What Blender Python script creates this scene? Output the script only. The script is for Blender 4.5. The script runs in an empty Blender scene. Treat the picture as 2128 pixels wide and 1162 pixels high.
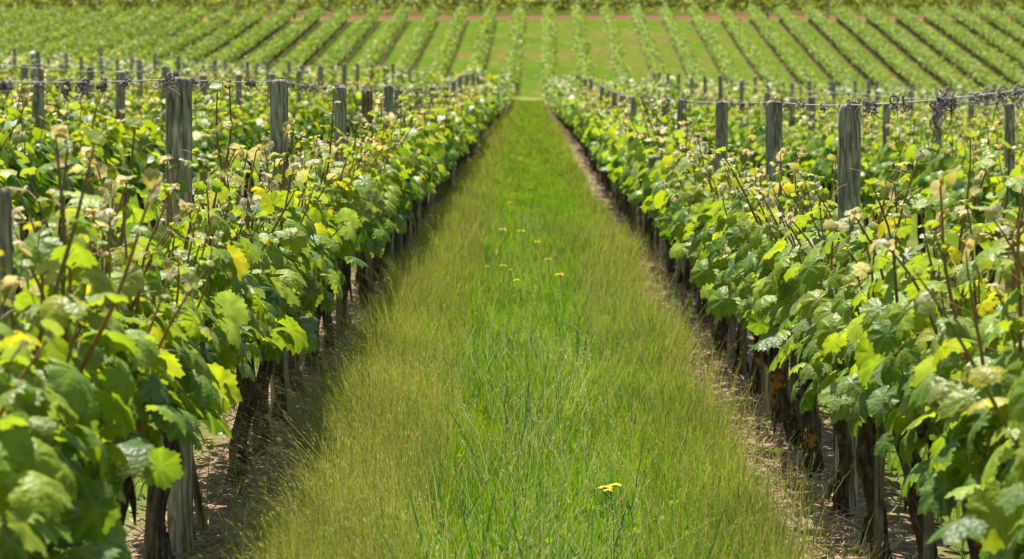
import bpy, math, random
import numpy as np
from mathutils import Vector, Euler, Matrix

# ------------------------------------------------------------------ camera, sky, sun, exposure
S = bpy.context.scene
C = S.collection
R = math.radians
EYE = 1.42
F = 6000.0                                    # focal length in pixels of the 2128 px wide photo
cam_d = bpy.data.cameras.new("camera")
cam = bpy.data.objects.new("camera", cam_d)
C.objects.link(cam)
cam_d.sensor_width = 36.0
cam_d.lens = 36.0 * F / 2128.0
cam_d.clip_start = 0.1
cam_d.clip_end = 3000.0
cam.location = (0, 0, EYE)
cam.rotation_euler = (R(90 - 3.985), 0, R(0.315))
cam_d.dof.use_dof = True
cam_d.dof.focus_distance = 9.4
cam_d.dof.aperture_fstop = 8.5
S.camera = cam

SUN_EL, SUN_AZ = 65.0, -17.0                  # azimuth from +Y (view direction), negative = left
W = bpy.data.worlds.new("World")
S.world = W
W.use_nodes = True
nt = W.node_tree
bg = nt.nodes["Background"]
sky = nt.nodes.new("ShaderNodeTexSky")
sky.sky_type = 'NISHITA'
sky.sun_disc = False
sky.sun_elevation = R(SUN_EL)
sky.sun_rotation = R(SUN_AZ)
nt.links.new(sky.outputs[0], bg.inputs[0])
bg.inputs[1].default_value = 0.05
sl = bpy.data.lights.new("sun", 'SUN')
sl.energy = 5.0
sl.angle = R(0.53)
sl.color = (1.0, 0.95, 0.86)
sun = bpy.data.objects.new("sun", sl)
C.objects.link(sun)
sd = Vector((math.sin(R(SUN_AZ)) * math.cos(R(SUN_EL)), math.cos(R(SUN_AZ)) * math.cos(R(SUN_EL)), math.sin(R(SUN_EL))))
sun.rotation_euler = sd.to_track_quat('Z', 'Y').to_euler()
sun.location = (-20, 5, 40)
S.view_settings.view_transform = 'Standard'
S.view_settings.look = 'None'
S.view_settings.exposure = 0.93
S.view_settings.gamma = 1.0
S.cycles.max_bounces = 6
S.cycles.diffuse_bounces = 2
S.cycles.transmission_bounces = 4
S.cycles.transparent_max_bounces = 4

rng = np.random.default_rng(7)
random.seed(7)
U = rng.uniform

# ------------------------------------------------------------------ terrain
_tx = np.array([-30, 0, 30, 42, 55, 66, 80, 100, 123, 143, 150, 160, 172, 185, 197, 205, 220, 250, 300, 400, 700, 1500], float)
_tz = np.array([-1.40, -1.40, -1.40, -1.36, -1.27, -1.25, -1.30, -1.36, -1.22, -1.15, -.92, 0.0, 1.12, 2.4, 3.6, 4.3, 5.6, 8.4, 13.5, 24, 60, 150], float)
_gx = np.arange(-30, 1500, 1.0)
_gz = np.interp(_gx, _tx, _tz)
_k = np.exp(-0.5 * (np.arange(-12, 13) / 4.0) ** 2); _k /= _k.sum()
_gz = np.convolve(np.pad(_gz, 12, mode='edge'), _k, 'valid')


def ground(x, y):
    x = np.asarray(x, float); y = np.asarray(y, float)
    c = 0.037 * (1 - np.clip((y - 140) / 55.0, 0, 1))
    xx = np.sign(x) * np.minimum(np.abs(x), 60) + 0.0
    z = np.interp(y, _gx, _gz) - c * xx
    z = z + 0.012 * np.sin(x * 5.1 + y * 1.3) * np.sin(y * 2.3 + 1) + 0.02 * np.sin(x * .9 + .7) * np.sin(y * .37)
    return z + EYE


def drift(y):
    return np.clip((np.asarray(y, float) - 140) / 130.0, 0, 1) * .9


def gz(x, y):
    return float(ground(x, y))


ROT = cam.rotation_euler.to_matrix()


def ray(px, py):
    d = ROT @ Vector(((px - 1064) / F, (581 - py) / F, -1.0))
    return d


def at_x(px, py, X):
    """point on the vertical plane x = X that the photo shows at px, py"""
    d = ray(px, py)
    t = X / d.x
    return Vector((X, d.y * t, EYE + d.z * t))


def at_y(px, py, Y):
    d = ray(px, py)
    t = Y / d.y
    return Vector((d.x * t, Y, EYE + d.z * t))


def smooth_noise(x, y, s, seed):
    r = np.random.default_rng(seed)
    v = np.zeros_like(x)
    for _ in range(6):
        a = r.uniform(0, 6.28); f = s * r.uniform(.6, 1.7); ph = r.uniform(0, 6.28)
        v += np.sin((x * np.cos(a) * 1.6 + y * np.sin(a)) * f + ph)
    return v / 6


# ------------------------------------------------------------------ mesh helpers
def mesh_np(name, V, polys, mats, tint=None, smooth=True, midx=None):
    me = bpy.data.meshes.new(name)
    V = np.asarray(V, np.float32)
    polys = [np.asarray(p, np.int32) for p in polys if len(p)]
    me.vertices.add(len(V))
    me.vertices.foreach_set('co', V.ravel())
    flat = np.concatenate([p.ravel() for p in polys])
    sizes = np.concatenate([np.full(len(p), p.shape[1], np.int32) for p in polys])
    starts = np.concatenate([[0], np.cumsum(sizes)[:-1]]).astype(np.int32)
    me.loops.add(len(flat))
    me.loops.foreach_set('vertex_index', flat)
    me.polygons.add(len(sizes))
    me.polygons.foreach_set('loop_start', starts)
    me.polygons.foreach_set('use_smooth', np.full(len(sizes), smooth))
    for m in (mats if isinstance(mats, (list, tuple)) else [mats]):
        me.materials.append(m)
    if midx is not None:
        me.polygons.foreach_set('material_index', np.asarray(midx, np.int32))
    if tint is not None:
        a = me.color_attributes.new('tint', 'FLOAT_COLOR', 'POINT')
        t = np.ones((len(V), 4), np.float32)
        t[:, :tint.shape[1]] = tint
        a.data.foreach_set('color', t.ravel())
    me.update(calc_edges=True)
    return me


def link(name, data, parent=None, loc=None, rot=None, scale=None):
    o = bpy.data.objects.new(name, data)
    C.objects.link(o)
    if parent is not None:
        o.parent = parent
    if loc is not None:
        o.location = loc
    if rot is not None:
        o.rotation_euler = rot
    if scale is not None:
        o.scale = (scale,) * 3 if np.isscalar(scale) else scale
    return o


def tag(o, label=None, cat=None, group=None, kind=None):
    if label: o['label'] = label
    if cat: o['category'] = cat
    if group: o['group'] = group
    if kind: o['kind'] = kind
    return o


ORD = ['first', 'second', 'third', 'fourth', 'fifth', 'sixth', 'seventh', 'eighth', 'ninth', 'tenth', 'eleventh', 'twelfth',
       'thirteenth', 'fourteenth', 'fifteenth', 'sixteenth', 'seventeenth', 'eighteenth', 'nineteenth']
TENS = ['', '', 'twenty', 'thirty', 'forty', 'fifty', 'sixty', 'seventy', 'eighty', 'ninety']
TENTH = ['', '', 'twentieth', 'thirtieth', 'fortieth', 'fiftieth', 'sixtieth', 'seventieth', 'eightieth', 'ninetieth']


def ordinal(n):
    if n <= 19:
        return ORD[n - 1]
    if n % 10 == 0:
        return TENTH[n // 10]
    return TENS[n // 10] + '-' + ORD[n % 10 - 1]


class Acc:
    """collects vertices and faces for one mesh"""
    def __init__(s):
        s.V = []; s.Q = []; s.T = []; s.n = 0; s.c = []

    def add(s, V, quads=None, tris=None, col=None):
        V = np.asarray(V, float)
        if quads is not None and len(quads): s.Q.append(np.asarray(quads, np.int32) + s.n)
        if tris is not None and len(tris): s.T.append(np.asarray(tris, np.int32) + s.n)
        s.V.append(V); s.n += len(V)
        if col is not None:
            col = np.asarray(col, float)
            if col.ndim == 1: col = np.tile(col, (len(V), 1))
            s.c.append(col)

    def mesh(s, name, mats, smooth=True):
        V = np.concatenate(s.V)
        P = []
        if s.Q: P.append(np.concatenate(s.Q))
        if s.T: P.append(np.concatenate(s.T))
        c = np.concatenate(s.c) if s.c else None
        return mesh_np(name, V, P, mats, c, smooth)


def tube(acc, pts, radii, sides=6, col=None, cap=True, wob=0.0, seed=0):
    pts = np.asarray(pts, float)
    n = len(pts)
    radii = np.broadcast_to(np.asarray(radii, float), (n,))
    t = np.gradient(pts, axis=0)
    t /= np.linalg.norm(t, axis=1)[:, None] + 1e-9
    ref = np.array([0, 0, 1.0]) if abs(t[0, 2]) < .9 else np.array([1.0, 0, 0])
    r = np.random.default_rng(seed)
    a = np.linspace(0, 2 * np.pi, sides, endpoint=False)
    V = []
    u = np.cross(t[0], ref); u /= np.linalg.norm(u)
    prof = 1 + wob * r.normal(size=sides)
    for i in range(n):
        u = u - t[i] * np.dot(u, t[i]); u /= np.linalg.norm(u) + 1e-9
        v = np.cross(t[i], u)
        prof = np.clip(prof + wob * .35 * r.normal(size=sides), .6, 1.5) if wob else prof
        rr = radii[i] * prof
        V.append(pts[i] + np.outer(np.cos(a) * rr, u) + np.outer(np.sin(a) * rr, v))
    V = np.concatenate(V)
    i = np.arange(n - 1)[:, None] * sides
    j = np.arange(sides)[None, :]
    j2 = (j + 1) % sides
    Q = np.stack([i + j, i + j2, i + sides + j2, i + sides + j], -1).reshape(-1, 4)
    T = []
    if cap:
        base = (n - 1) * sides
        V = np.concatenate([V, pts[-1:], pts[:1]])
        m = len(V)
        T = [[base + k, base + (k + 1) % sides, m - 2] for k in range(sides)] + [[(k + 1) % sides, k, m - 1] for k in range(sides)]
    acc.add(V, Q, T if cap else None, col)


# ------------------------------------------------------------------ materials
def newmat(name):
    m = bpy.data.materials.new(name)
    m.use_nodes = True
    n = m.node_tree
    n.nodes.clear()
    out = n.nodes.new('ShaderNodeOutputMaterial')
    return m, n, out


def N(nt_, typ, **kw):
    nd = nt_.nodes.new(typ)
    for k, v in kw.items():
        if k == 'ins':
            for kk, vv in v.items():
                nd.inputs[kk].default_value = vv
        else:
            setattr(nd, k, v)
    return nd


def mixc(n, fac, a, b, mode='MIX'):
    m = n.nodes.new('ShaderNodeMix'); m.data_type = 'RGBA'; m.blend_type = mode
    for idx, v in ((0, fac), (6, a), (7, b)):
        if isinstance(v, bpy.types.NodeSocket):
            n.links.new(v, m.inputs[idx])
        else:
            m.inputs[idx].default_value = v if not isinstance(v, tuple) or len(v) == 4 else (*v, 1)
    return m.outputs[2]


def ramp(n, fac, stops):
    r = n.nodes.new('ShaderNodeValToRGB')
    e = r.color_ramp.elements
    while len(e) < len(stops): e.new(.5)
    for k, (p, c) in enumerate(stops):
        e[k].position = p
        e[k].color = (*c, 1) if not np.isscalar(c) else (c, c, c, 1)
    n.links.new(fac, r.inputs[0])
    return r.outputs[0]


def leaf_material(name, bump=0.35, trans=0.44, detail=True, rough=.45, tcol=(2.0, 1.75, .5)):
    m, n, out = newmat(name)
    L = n.links
    at = N(n, 'ShaderNodeAttribute', attribute_name='tint')
    col = at.outputs['Color']
    geo = N(n, 'ShaderNodeNewGeometry')
    tc = N(n, 'ShaderNodeTexCoord')
    if detail:
        ns = N(n, 'ShaderNodeTexNoise', ins={'Scale': 28.0, 'Detail': 3.0})
        L.new(tc.outputs['Object'], ns.inputs['Vector'])
        mott = ramp(n, ns.outputs[0], [(.3, .72), (.7, 1.25)])
        col = mixc(n, 1.0, col, mott, 'MULTIPLY')
        sp_ = N(n, 'ShaderNodeTexNoise', ins={'Scale': 9.0, 'Detail': 4.0, 'Roughness': .6}); L.new(tc.outputs['Object'], sp_.inputs['Vector'])
        col = mixc(n, ramp(n, sp_.outputs[0], [(.5, 0), (.72, .55)]), col, (.26, .34, .03))
        col = mixc(n, ramp(n, ns.outputs[0], [(.70, 0), (.76, .6)]), col, (.16, .10, .03))
        # pale veins, stored along each leaf's ribs
        vein = N(n, 'ShaderNodeMath', operation='MULTIPLY', ins={1: .45}); L.new(at.outputs['Alpha'], vein.inputs[0])
        col = mixc(n, vein.outputs[0], col, (.30, .38, .12))
    # underside paler and greyer
    under = mixc(n, .35, col, (.21, .29, .10))
    colf = mixc(n, geo.outputs['Backfacing'], col, under)
    p = N(n, 'ShaderNodeBsdfPrincipled', ins={'Roughness': rough, 'Specular IOR Level': .34})
    L.new(colf, p.inputs['Base Color'])
    tr = N(n, 'ShaderNodeBsdfTranslucent')
    # green tissue passes yellow-green light; downy pale leaves pass it uncoloured
    sp = N(n, 'ShaderNodeSeparateColor'); L.new(at.outputs['Color'], sp.inputs[0])
    dv = N(n, 'ShaderNodeMath', operation='DIVIDE'); dv.use_clamp = True; L.new(sp.outputs[2], dv.inputs[0]); L.new(sp.outputs[1], dv.inputs[1])
    tcl = mixc(n, 1.0, col, mixc(n, dv.outputs[0], (*tcol, 1), (1.05, 1.0, .95)), 'MULTIPLY')
    L.new(tcl, tr.inputs['Color'])
    if detail and bump:
        vo = N(n, 'ShaderNodeTexVoronoi', ins={'Scale': 110.0}); L.new(tc.outputs['Object'], vo.inputs['Vector'])
        n2 = N(n, 'ShaderNodeTexNoise', ins={'Scale': 60.0, 'Detail': 2.0}); L.new(tc.outputs['Object'], n2.inputs['Vector'])
        ad = N(n, 'ShaderNodeMath', operation='ADD'); L.new(vo.outputs[0], ad.inputs[0]); L.new(n2.outputs[0], ad.inputs[1])
        b = N(n, 'ShaderNodeBump', ins={'Strength': bump, 'Distance': .004}); L.new(ad.outputs[0], b.inputs['Height'])
        L.new(b.outputs[0], p.inputs['Normal'])
    mx = N(n, 'ShaderNodeMixShader', ins={0: trans})
    L.new(p.outputs[0], mx.inputs[1]); L.new(tr.outputs[0], mx.inputs[2])
    L.new(mx.outputs[0], out.inputs[0])
    return m


M_LEAF = leaf_material('vine_leaf')
M_LEAF2 = leaf_material('vine_leaf_plain', bump=0, detail=False, rough=.45)
M_GRASS = leaf_material('grass_blade', bump=0, trans=.42, detail=False, rough=.6, tcol=(1.5, 1.5, .6))


def simple(name, col, rough=.8, tint=False, spec=.3):
    m, n, out = newmat(name)
    p = N(n, 'ShaderNodeBsdfPrincipled', ins={'Roughness': rough, 'Specular IOR Level': spec, 'Base Color': (*col, 1)})
    if tint:
        at = N(n, 'ShaderNodeAttribute', attribute_name='tint')
        n.links.new(at.outputs['Color'], p.inputs['Base Color'])
    n.links.new(p.outputs[0], out.inputs[0])
    return m


M_STEM = simple('shoot_stem', (.2, .1, .04), .5, True, .4)
M_DRY = simple('dry_tendril', (.10, .075, .08), .8, True)
M_PETAL = simple('dandelion_petal', (.90, .72, .015), .6)
M_STALK = simple('flower_stalk', (.22, .26, .08), .6)
M_TEAL = simple('teal_plastic', (.02, .25, .20), .5)


def wood_material(name, c1, c2, c3, lichen=None, grain=9.0, strength=.8, zs=.09):
    m, n, out = newmat(name)
    L = n.links
    tc = N(n, 'ShaderNodeTexCoord')
    oi = N(n, 'ShaderNodeObjectInfo')
    mp = N(n, 'ShaderNodeMapping', ins={'Scale': (1, 1, zs)})
    ad = N(n, 'ShaderNodeVectorMath', operation='ADD')
    rr = N(n, 'ShaderNodeMath', operation='MULTIPLY', ins={1: 37.0}); L.new(oi.outputs['Random'], rr.inputs[0])
    L.new(tc.outputs['Object'], ad.inputs[0]); L.new(rr.outputs[0], ad.inputs[1])
    L.new(ad.outputs[0], mp.inputs['Vector'])
    n1 = N(n, 'ShaderNodeTexNoise', ins={'Scale': grain * 10, 'Detail': 6.0, 'Roughness': .65, 'Distortion': .6}); L.new(mp.outputs[0], n1.inputs['Vector'])
    n2 = N(n, 'ShaderNodeTexNoise', ins={'Scale': 7.0, 'Detail': 4.0, 'Distortion': 1.5}); L.new(ad.outputs[0], n2.inputs['Vector'])
    mp2 = N(n, 'ShaderNodeMapping', ins={'Scale': (1, 1, .25)}); L.new(ad.outputs[0], mp2.inputs['Vector'])
    wv = N(n, 'ShaderNodeTexWave', wave_type='RINGS', rings_direction='SPHERICAL', ins={'Scale': 14.0, 'Distortion': 9.0, 'Detail': 3.0, 'Detail Scale': 2.0}); L.new(mp2.outputs[0], wv.inputs['Vector'])
    col = ramp(n, n1.outputs[0], [(.30, c1), (.52, c2), (.72, c3)])
    col = mixc(n, .75, col, ramp(n, wv.outputs[0], [(0, .35), (.35, .85), (1, 1.15)]), 'MULTIPLY')
    col = mixc(n, .7, col, ramp(n, n2.outputs[0], [(.3, .6), (.7, 1.25)]), 'MULTIPLY')
    if lichen:
        n3 = N(n, 'ShaderNodeTexNoise', ins={'Scale': 9.0, 'Detail': 5.0, 'Roughness': .7}); L.new(ad.outputs[0], n3.inputs['Vector'])
        col = mixc(n, ramp(n, n3.outputs[0], [(lichen[0], 0), (lichen[0] + .06, 1)]), col, lichen[1])
    p = N(n, 'ShaderNodeBsdfPrincipled', ins={'Roughness': .85, 'Specular IOR Level': .25})
    L.new(col, p.inputs['Base Color'])
    b = N(n, 'ShaderNodeBump', ins={'Strength': strength, 'Distance': .006}); L.new(n1.outputs[0], b.inputs['Height'])
    L.new(b.outputs[0], p.inputs['Normal'])
    L.new(p.outputs[0], out.inputs[0])
    return m


M_POST = wood_material('weathered_post', (.16, .125, .09), (.50, .44, .325), (.72, .67, .52))
M_POST_TAN = wood_material('tan_post', (.15, .09, .05), (.38, .25, .13), (.5, .36, .2))
M_STAKE = wood_material('stake_wood', (.07, .055, .04), (.24, .19, .13), (.38, .31, .22))
M_BARK = wood_material('vine_bark', (.018, .014, .011), (.10, .072, .050), (.26, .19, .13), grain=7, strength=1.0, zs=.16)
M_BARK_L = wood_material('vine_bark_lichen', (.018, .014, .011), (.10, .07, .048), (.26, .19, .13), (.56, (.45, .20, .03)), grain=7, strength=1.0, zs=.16)

m, n, out = newmat('wire'); M_WIRE = m
p = N(n, 'ShaderNodeBsdfPrincipled', ins={'Base Color': (.55, .57, .54, 1), 'Roughness': .45, 'Metallic': .3}); n.links.new(p.outputs[0], out.inputs[0])


def rock_material():
    m, n, out = newmat('stone'); L = n.links
    tc = N(n, 'ShaderNodeTexCoord'); oi = N(n, 'ShaderNodeObjectInfo')
    ns = N(n, 'ShaderNodeTexNoise', ins={'Scale': 30.0, 'Detail': 5.0}); L.new(tc.outputs['Object'], ns.inputs['Vector'])
    c = ramp(n, oi.outputs['Random'], [(0, (.42, .30, .22)), (.4, (.40, .22, .14)), (.7, (.38, .34, .28)), (1, (.5, .42, .34))])
    c = mixc(n, .8, c, ramp(n, ns.outputs[0], [(.3, .6), (.7, 1.3)]), 'MULTIPLY')
    p = N(n, 'ShaderNodeBsdfPrincipled', ins={'Roughness': .9}); L.new(c, p.inputs['Base Color'])
    b = N(n, 'ShaderNodeBump', ins={'Strength': .6, 'Distance': .01}); L.new(ns.outputs[0], b.inputs['Height']); L.new(b.outputs[0], p.inputs['Normal'])
    L.new(p.outputs[0], out.inputs[0])
    return m


M_STONE = rock_material()


def ground_material():
    m, n, out = newmat('vineyard_ground'); L = n.links
    tc = N(n, 'ShaderNodeTexCoord')
    sx = N(n, 'ShaderNodeSeparateXYZ'); L.new(tc.outputs['Object'], sx.inputs[0])
    nz = N(n, 'ShaderNodeTexNoise', ins={'Scale': 1.3, 'Detail': 5.0, 'Roughness': .65}); L.new(tc.outputs['Object'], nz.inputs['Vector'])
    fine = N(n, 'ShaderNodeTexNoise', ins={'Scale': 22.0, 'Detail': 6.0, 'Roughness': .7}); L.new(tc.outputs['Object'], fine.inputs['Vector'])
    big = N(n, 'ShaderNodeTexNoise', ins={'Scale': .09, 'Detail': 4.0}); L.new(tc.outputs['Object'], big.inputs['Vector'])

    def M(op, a, b=None):
        q = n.nodes.new('ShaderNodeMath'); q.operation = op
        for i, v in enumerate((a, b)):
            if v is None: continue
            if isinstance(v, bpy.types.NodeSocket): L.new(v, q.inputs[i])
            else: q.inputs[i].default_value = v
        return q.outputs[0]
    # distance to the nearest vine row (rows stand 2 m apart and bear slightly right up the hill)
    dr = n.nodes.new('ShaderNodeMapRange'); dr.inputs[1].default_value = 140; dr.inputs[2].default_value = 270; dr.inputs[4].default_value = .9; L.new(sx.outputs[1], dr.inputs[0])
    xx = M('SUBTRACT', sx.outputs[0], dr.outputs[0])
    u = M('PINGPONG', M('ADD', xx, -1.03 + 200.0), 1.0)     # 0 on a row, 1 mid alley
    v = M('ADD', u, M('MULTIPLY', M('SUBTRACT', nz.outputs[0], .5), .45))
    far = n.nodes.new('ShaderNodeMapRange'); far.inputs[1].default_value = 140; far.inputs[2].default_value = 150
    L.new(sx.outputs[1], far.inputs[0])
    v = M('SUBTRACT', v, M('MULTIPLY', far.outputs[0], .10))
    g = n.nodes.new('ShaderNodeMapRange'); g.inputs[1].default_value = .12; g.inputs[2].default_value = .32; L.new(v, g.inputs[0])
    soil = ramp(n, fine.outputs[0], [(.25, (.14, .085, .055)), (.5, (.32, .21, .145)), (.75, (.50, .37, .27))])
    hb = ramp(n, big.outputs[0], [(.35, (.06, .13, .010)), (.5, (.085, .155, .012)), (.65, (.125, .14, .025))])
    grass = mixc(n, .6, hb, ramp(n, fine.outputs[0], [(.3, .55), (.7, 1.4)]), 'MULTIPLY')
    mpw = N(n, 'ShaderNodeMapping', ins={'Scale': (2.6, .07, 1)}); L.new(tc.outputs['Object'], mpw.inputs['Vector'])
    stk = N(n, 'ShaderNodeTexNoise', ins={'Scale': 1.0, 'Detail': 4.0, 'Roughness': .6}); L.new(mpw.outputs[0], stk.inputs['Vector'])
    grass = mixc(n, ramp(n, stk.outputs[0], [(.52, 0), (.70, .7)]), grass, (.16, .12, .05))
    straw = mixc(n, ramp(n, nz.outputs[0], [(.5, 0), (.75, .75)]), grass, (.30, .22, .10))
    grass = straw
    soil = mixc(n, M('MULTIPLY', far.outputs[0], .78), soil, (.14, .145, .04))
    c = mixc(n, g.outputs[0], soil, grass)
    # grassy headland between the two fields, red earth above the hill block
    def band(y0, y1, w, jit=4.0):
        yy = M('ADD', sx.outputs[1], M('MULTIPLY', M('SUBTRACT', nz.outputs[0], .5), jit))
        a = n.nodes.new('ShaderNodeMapRange'); a.inputs[1].default_value = y0 - w; a.inputs[2].default_value = y0; L.new(yy, a.inputs[0])
        b = n.nodes.new('ShaderNodeMapRange'); b.inputs[1].default_value = y1 + w; b.inputs[2].default_value = y1; L.new(yy, b.inputs[0])
        return M('MULTIPLY', a.outputs[0], b.outputs[0])
    head = mixc(n, fine.outputs[0], (.15, .20, .03), (.26, .27, .08))
    c = mixc(n, band(137, 147, 1.0), c, head)
    red = mixc(n, nz.outputs[0], (.24, .125, .07), (.10, .09, .03))
    c = mixc(n, band(203.2, 208.5, 1.2, 1.0), c, red)
    p = N(n, 'ShaderNodeBsdfPrincipled', ins={'Roughness': 1.0, 'Specular IOR Level': .0}); L.new(c, p.inputs['Base Color'])
    b = N(n, 'ShaderNodeBump', ins={'Strength': .6, 'Distance': .03}); L.new(fine.outputs[0], b.inputs['Height']); L.new(b.outputs[0], p.inputs['Normal'])
    L.new(p.outputs[0], out.inputs[0])
    return m


# ------------------------------------------------------------------ ground sheet
gxs = np.concatenate([np.linspace(-700, -60, 12, endpoint=False), np.arange(-60, -6, 1.5), np.arange(-6, 6, .12), np.arange(6, 60, 1.5), np.linspace(60, 700, 13)])
gys = np.concatenate([np.arange(-30, 4, 1.5), np.arange(4, 30, .15), np.arange(30, 60, .6), np.arange(60, 230, 1.5), np.linspace(230, 1450, 60)])
GX, GY = np.meshgrid(gxs, gys)
GZ = ground(GX, GY)
# the rows stand on a slightly raised, cloddy strip
strip = np.abs(((GX - 1.03 + 1) % 2) - 1)
GZ = GZ + np.where((GY < 30) & (np.abs(GX) < 6), (.03 * np.exp(-(strip / .2) ** 2) + rng.normal(0, .006, GX.shape)), 0)
nx, ny = len(gxs), len(gys)
I = np.arange(ny - 1)[:, None] * nx + np.arange(nx - 1)[None, :]
Q = np.stack([I, I + 1, I + nx + 1, I + nx], -1).reshape(-1, 4)
ground_ob = link('ground', mesh_np('ground', np.stack([GX, GY, GZ], -1).reshape(-1, 3), [Q], ground_material()))
tag(ground_ob, 'brown soil strips and grass between the vine rows, rising to the hillside', kind='structure')

# pale gravel path crossing at the foot of the hill
pm, n, out = newmat('gravel_path')
tc = N(n, 'ShaderNodeTexCoord'); ns = N(n, 'ShaderNodeTexNoise', ins={'Scale': 3.0, 'Detail': 6.0}); n.links.new(tc.outputs['Object'], ns.inputs['Vector'])
p = N(n, 'ShaderNodeBsdfPrincipled', ins={'Roughness': .95}); n.links.new(ramp(n, ns.outputs[0], [(.35, (.10, .16, .02)), (.6, (.22, .23, .10))]), p.inputs['Base Color']); n.links.new(p.outputs[0], out.inputs[0])
px_ = np.arange(-34, 34.1, .5)
V = np.concatenate([np.stack([px_, 142.2 + 0 * px_, ground(px_, 142.2 + 0 * px_) + .02], -1), np.stack([px_, 143.4 + 0 * px_, ground(px_, 143.4 + 0 * px_) + .02], -1)])
k = len(px_); i = np.arange(k - 1)
tag(link('path', mesh_np('path', V, [np.stack([i, i + 1, i + k + 1, i + k], -1)], pm)), 'narrow pale path crossing the rows at the foot of the hill', kind='structure')

# ------------------------------------------------------------------ leaves
PEAKS = [(0, 1.0), (16, .90), (28, .79), (44, .88), (56, .94), (70, .85), (84, .76), (100, .84), (112, .86), (128, .79), (146, .72), (162, .62), (173, .30), (180, .06)]


def leaf_template(nang=44, rings=(.38, .72, 1.0), serr=.065, dome=.35, fold=.06, twist=.0, seed=0, cup=0.0):
    r = np.random.default_rng(seed)
    ang = np.linspace(-180, 180, nang, endpoint=False) + 180.0 / nang
    pa = np.array([a for a, _ in PEAKS]); pr = np.array([b for _, b in PEAKS])
    rad = np.interp(np.abs(ang), pa, pr) * (1 + r.normal(0, .025, nang))
    rad *= 1 + serr * np.where(np.arange(nang) % 2 == 0, 1, -1)
    th = np.radians(ang)
    veins = np.radians([0, 56, -56, 112, -112, 158, -158])
    dv = np.min(np.abs((th[:, None] - veins[None, :] + np.pi) % (2 * np.pi) - np.pi), axis=1)
    V = [[0, 0, 0]]; vein = [1.0]
    for q in rings:
        x = np.sin(th) * rad * q; y = np.cos(th) * rad * q
        rr = rad * q
        z = -dome * rr ** 2 + fold * rr * (np.clip(dv / .45, 0, 1) - .3) + cup * np.abs(x) + twist * x * y
        z += r.normal(0, .02, nang) * q
        V += list(np.stack([x, y, z], -1))
        vein += list(np.where(dv < np.pi / nang * 1.05, 1.0, 0.0))
    V = np.array(V)
    T = [[0, 1 + (k + 1) % nang, 1 + k] for k in range(nang)]
    Qs = []
    for b in range(len(rings) - 1):
        o1, o2 = 1 + b * nang, 1 + (b + 1) * nang
        Qs += [[o1 + k, o1 + (k + 1) % nang, o2 + (k + 1) % nang, o2 + k] for k in range(nang)]
    # the sinus at the stalk stays open
    return V, np.array(Qs, np.int32).reshape(-1, 4), np.array(T, np.int32), np.array(vein)


HI = [leaf_template(seed=s, dome=d, fold=.10, twist=t, cup=c) for s, d, t, c in ((1, .22, .1, 0), (2, .45, -.12, 0), (3, .1, .15, -.12), (4, .62, .05, .1), (5, .3, -.2, -.2))]
MID = [leaf_template(nang=16, rings=(.55, 1.0), serr=.06, seed=s, dome=d, fold=.1) for s, d in ((1, .25), (2, .5), (3, .1))]
LOW = [leaf_template(nang=7, rings=(1.0,), serr=.05, seed=s, dome=d, fold=0) for s, d in ((1, .3), (2, .6))]


def frames(tip, nrm):
    tip = tip / (np.linalg.norm(tip, axis=1)[:, None] + 1e-9)
    x = np.cross(tip, nrm); x /= np.linalg.norm(x, axis=1)[:, None] + 1e-9
    z = np.cross(x, tip)
    return np.stack([x, tip, z], -1)          # columns are the leaf axes


def scatter(acc, templates, pos, tip, nrm, size, col):
    """leaves: arrays of length m"""
    m = len(pos)
    which = rng.integers(0, len(templates), m)
    A = frames(tip, nrm)
    for w, (V, Qs, T, vein) in enumerate(templates):
        s = np.where(which == w)[0]
        if not len(s): continue
        P = np.einsum('mij,nj->mni', A[s] * size[s][:, None, None], V) + pos[s][:, None, :]
        nV = len(V)
        off = (np.arange(len(s)) * nV)[:, None, None]
        c = np.ones((len(s), nV, 4))
        c[:, :, :3] = col[s][:, None, :]
        c[:, :, 3] = vein[None, :]
        acc.add(P.reshape(-1, 3), (Qs[None] + off).reshape(-1, 4) if len(Qs) else None, (T[None] + off).reshape(-1, 3), c.reshape(-1, 4))


def lerp(a, b, t):
    return np.asarray(a)[None, :] * (1 - t[:, None]) + np.asarray(b)[None, :] * t[:, None]


G_DARK, G_MID, G_YEL, YEL, CREAM = (.034, .10, .012), (.14, .26, .024), (.29, .39, .028), (.38, .33, .035), (.80, .72, .60)


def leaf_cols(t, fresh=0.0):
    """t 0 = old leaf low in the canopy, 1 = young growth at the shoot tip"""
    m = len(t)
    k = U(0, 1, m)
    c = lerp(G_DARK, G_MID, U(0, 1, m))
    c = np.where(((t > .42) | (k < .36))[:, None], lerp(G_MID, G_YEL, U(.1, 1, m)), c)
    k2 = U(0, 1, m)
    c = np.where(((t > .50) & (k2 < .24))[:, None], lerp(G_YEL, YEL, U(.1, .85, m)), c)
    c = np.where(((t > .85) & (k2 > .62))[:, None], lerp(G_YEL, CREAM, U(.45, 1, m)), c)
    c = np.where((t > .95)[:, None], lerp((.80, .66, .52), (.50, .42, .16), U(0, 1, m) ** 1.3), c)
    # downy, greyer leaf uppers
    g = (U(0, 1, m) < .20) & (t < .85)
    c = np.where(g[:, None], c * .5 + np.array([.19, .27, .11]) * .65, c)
    return c * U(.85, 1.15, m)[:, None]


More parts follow.
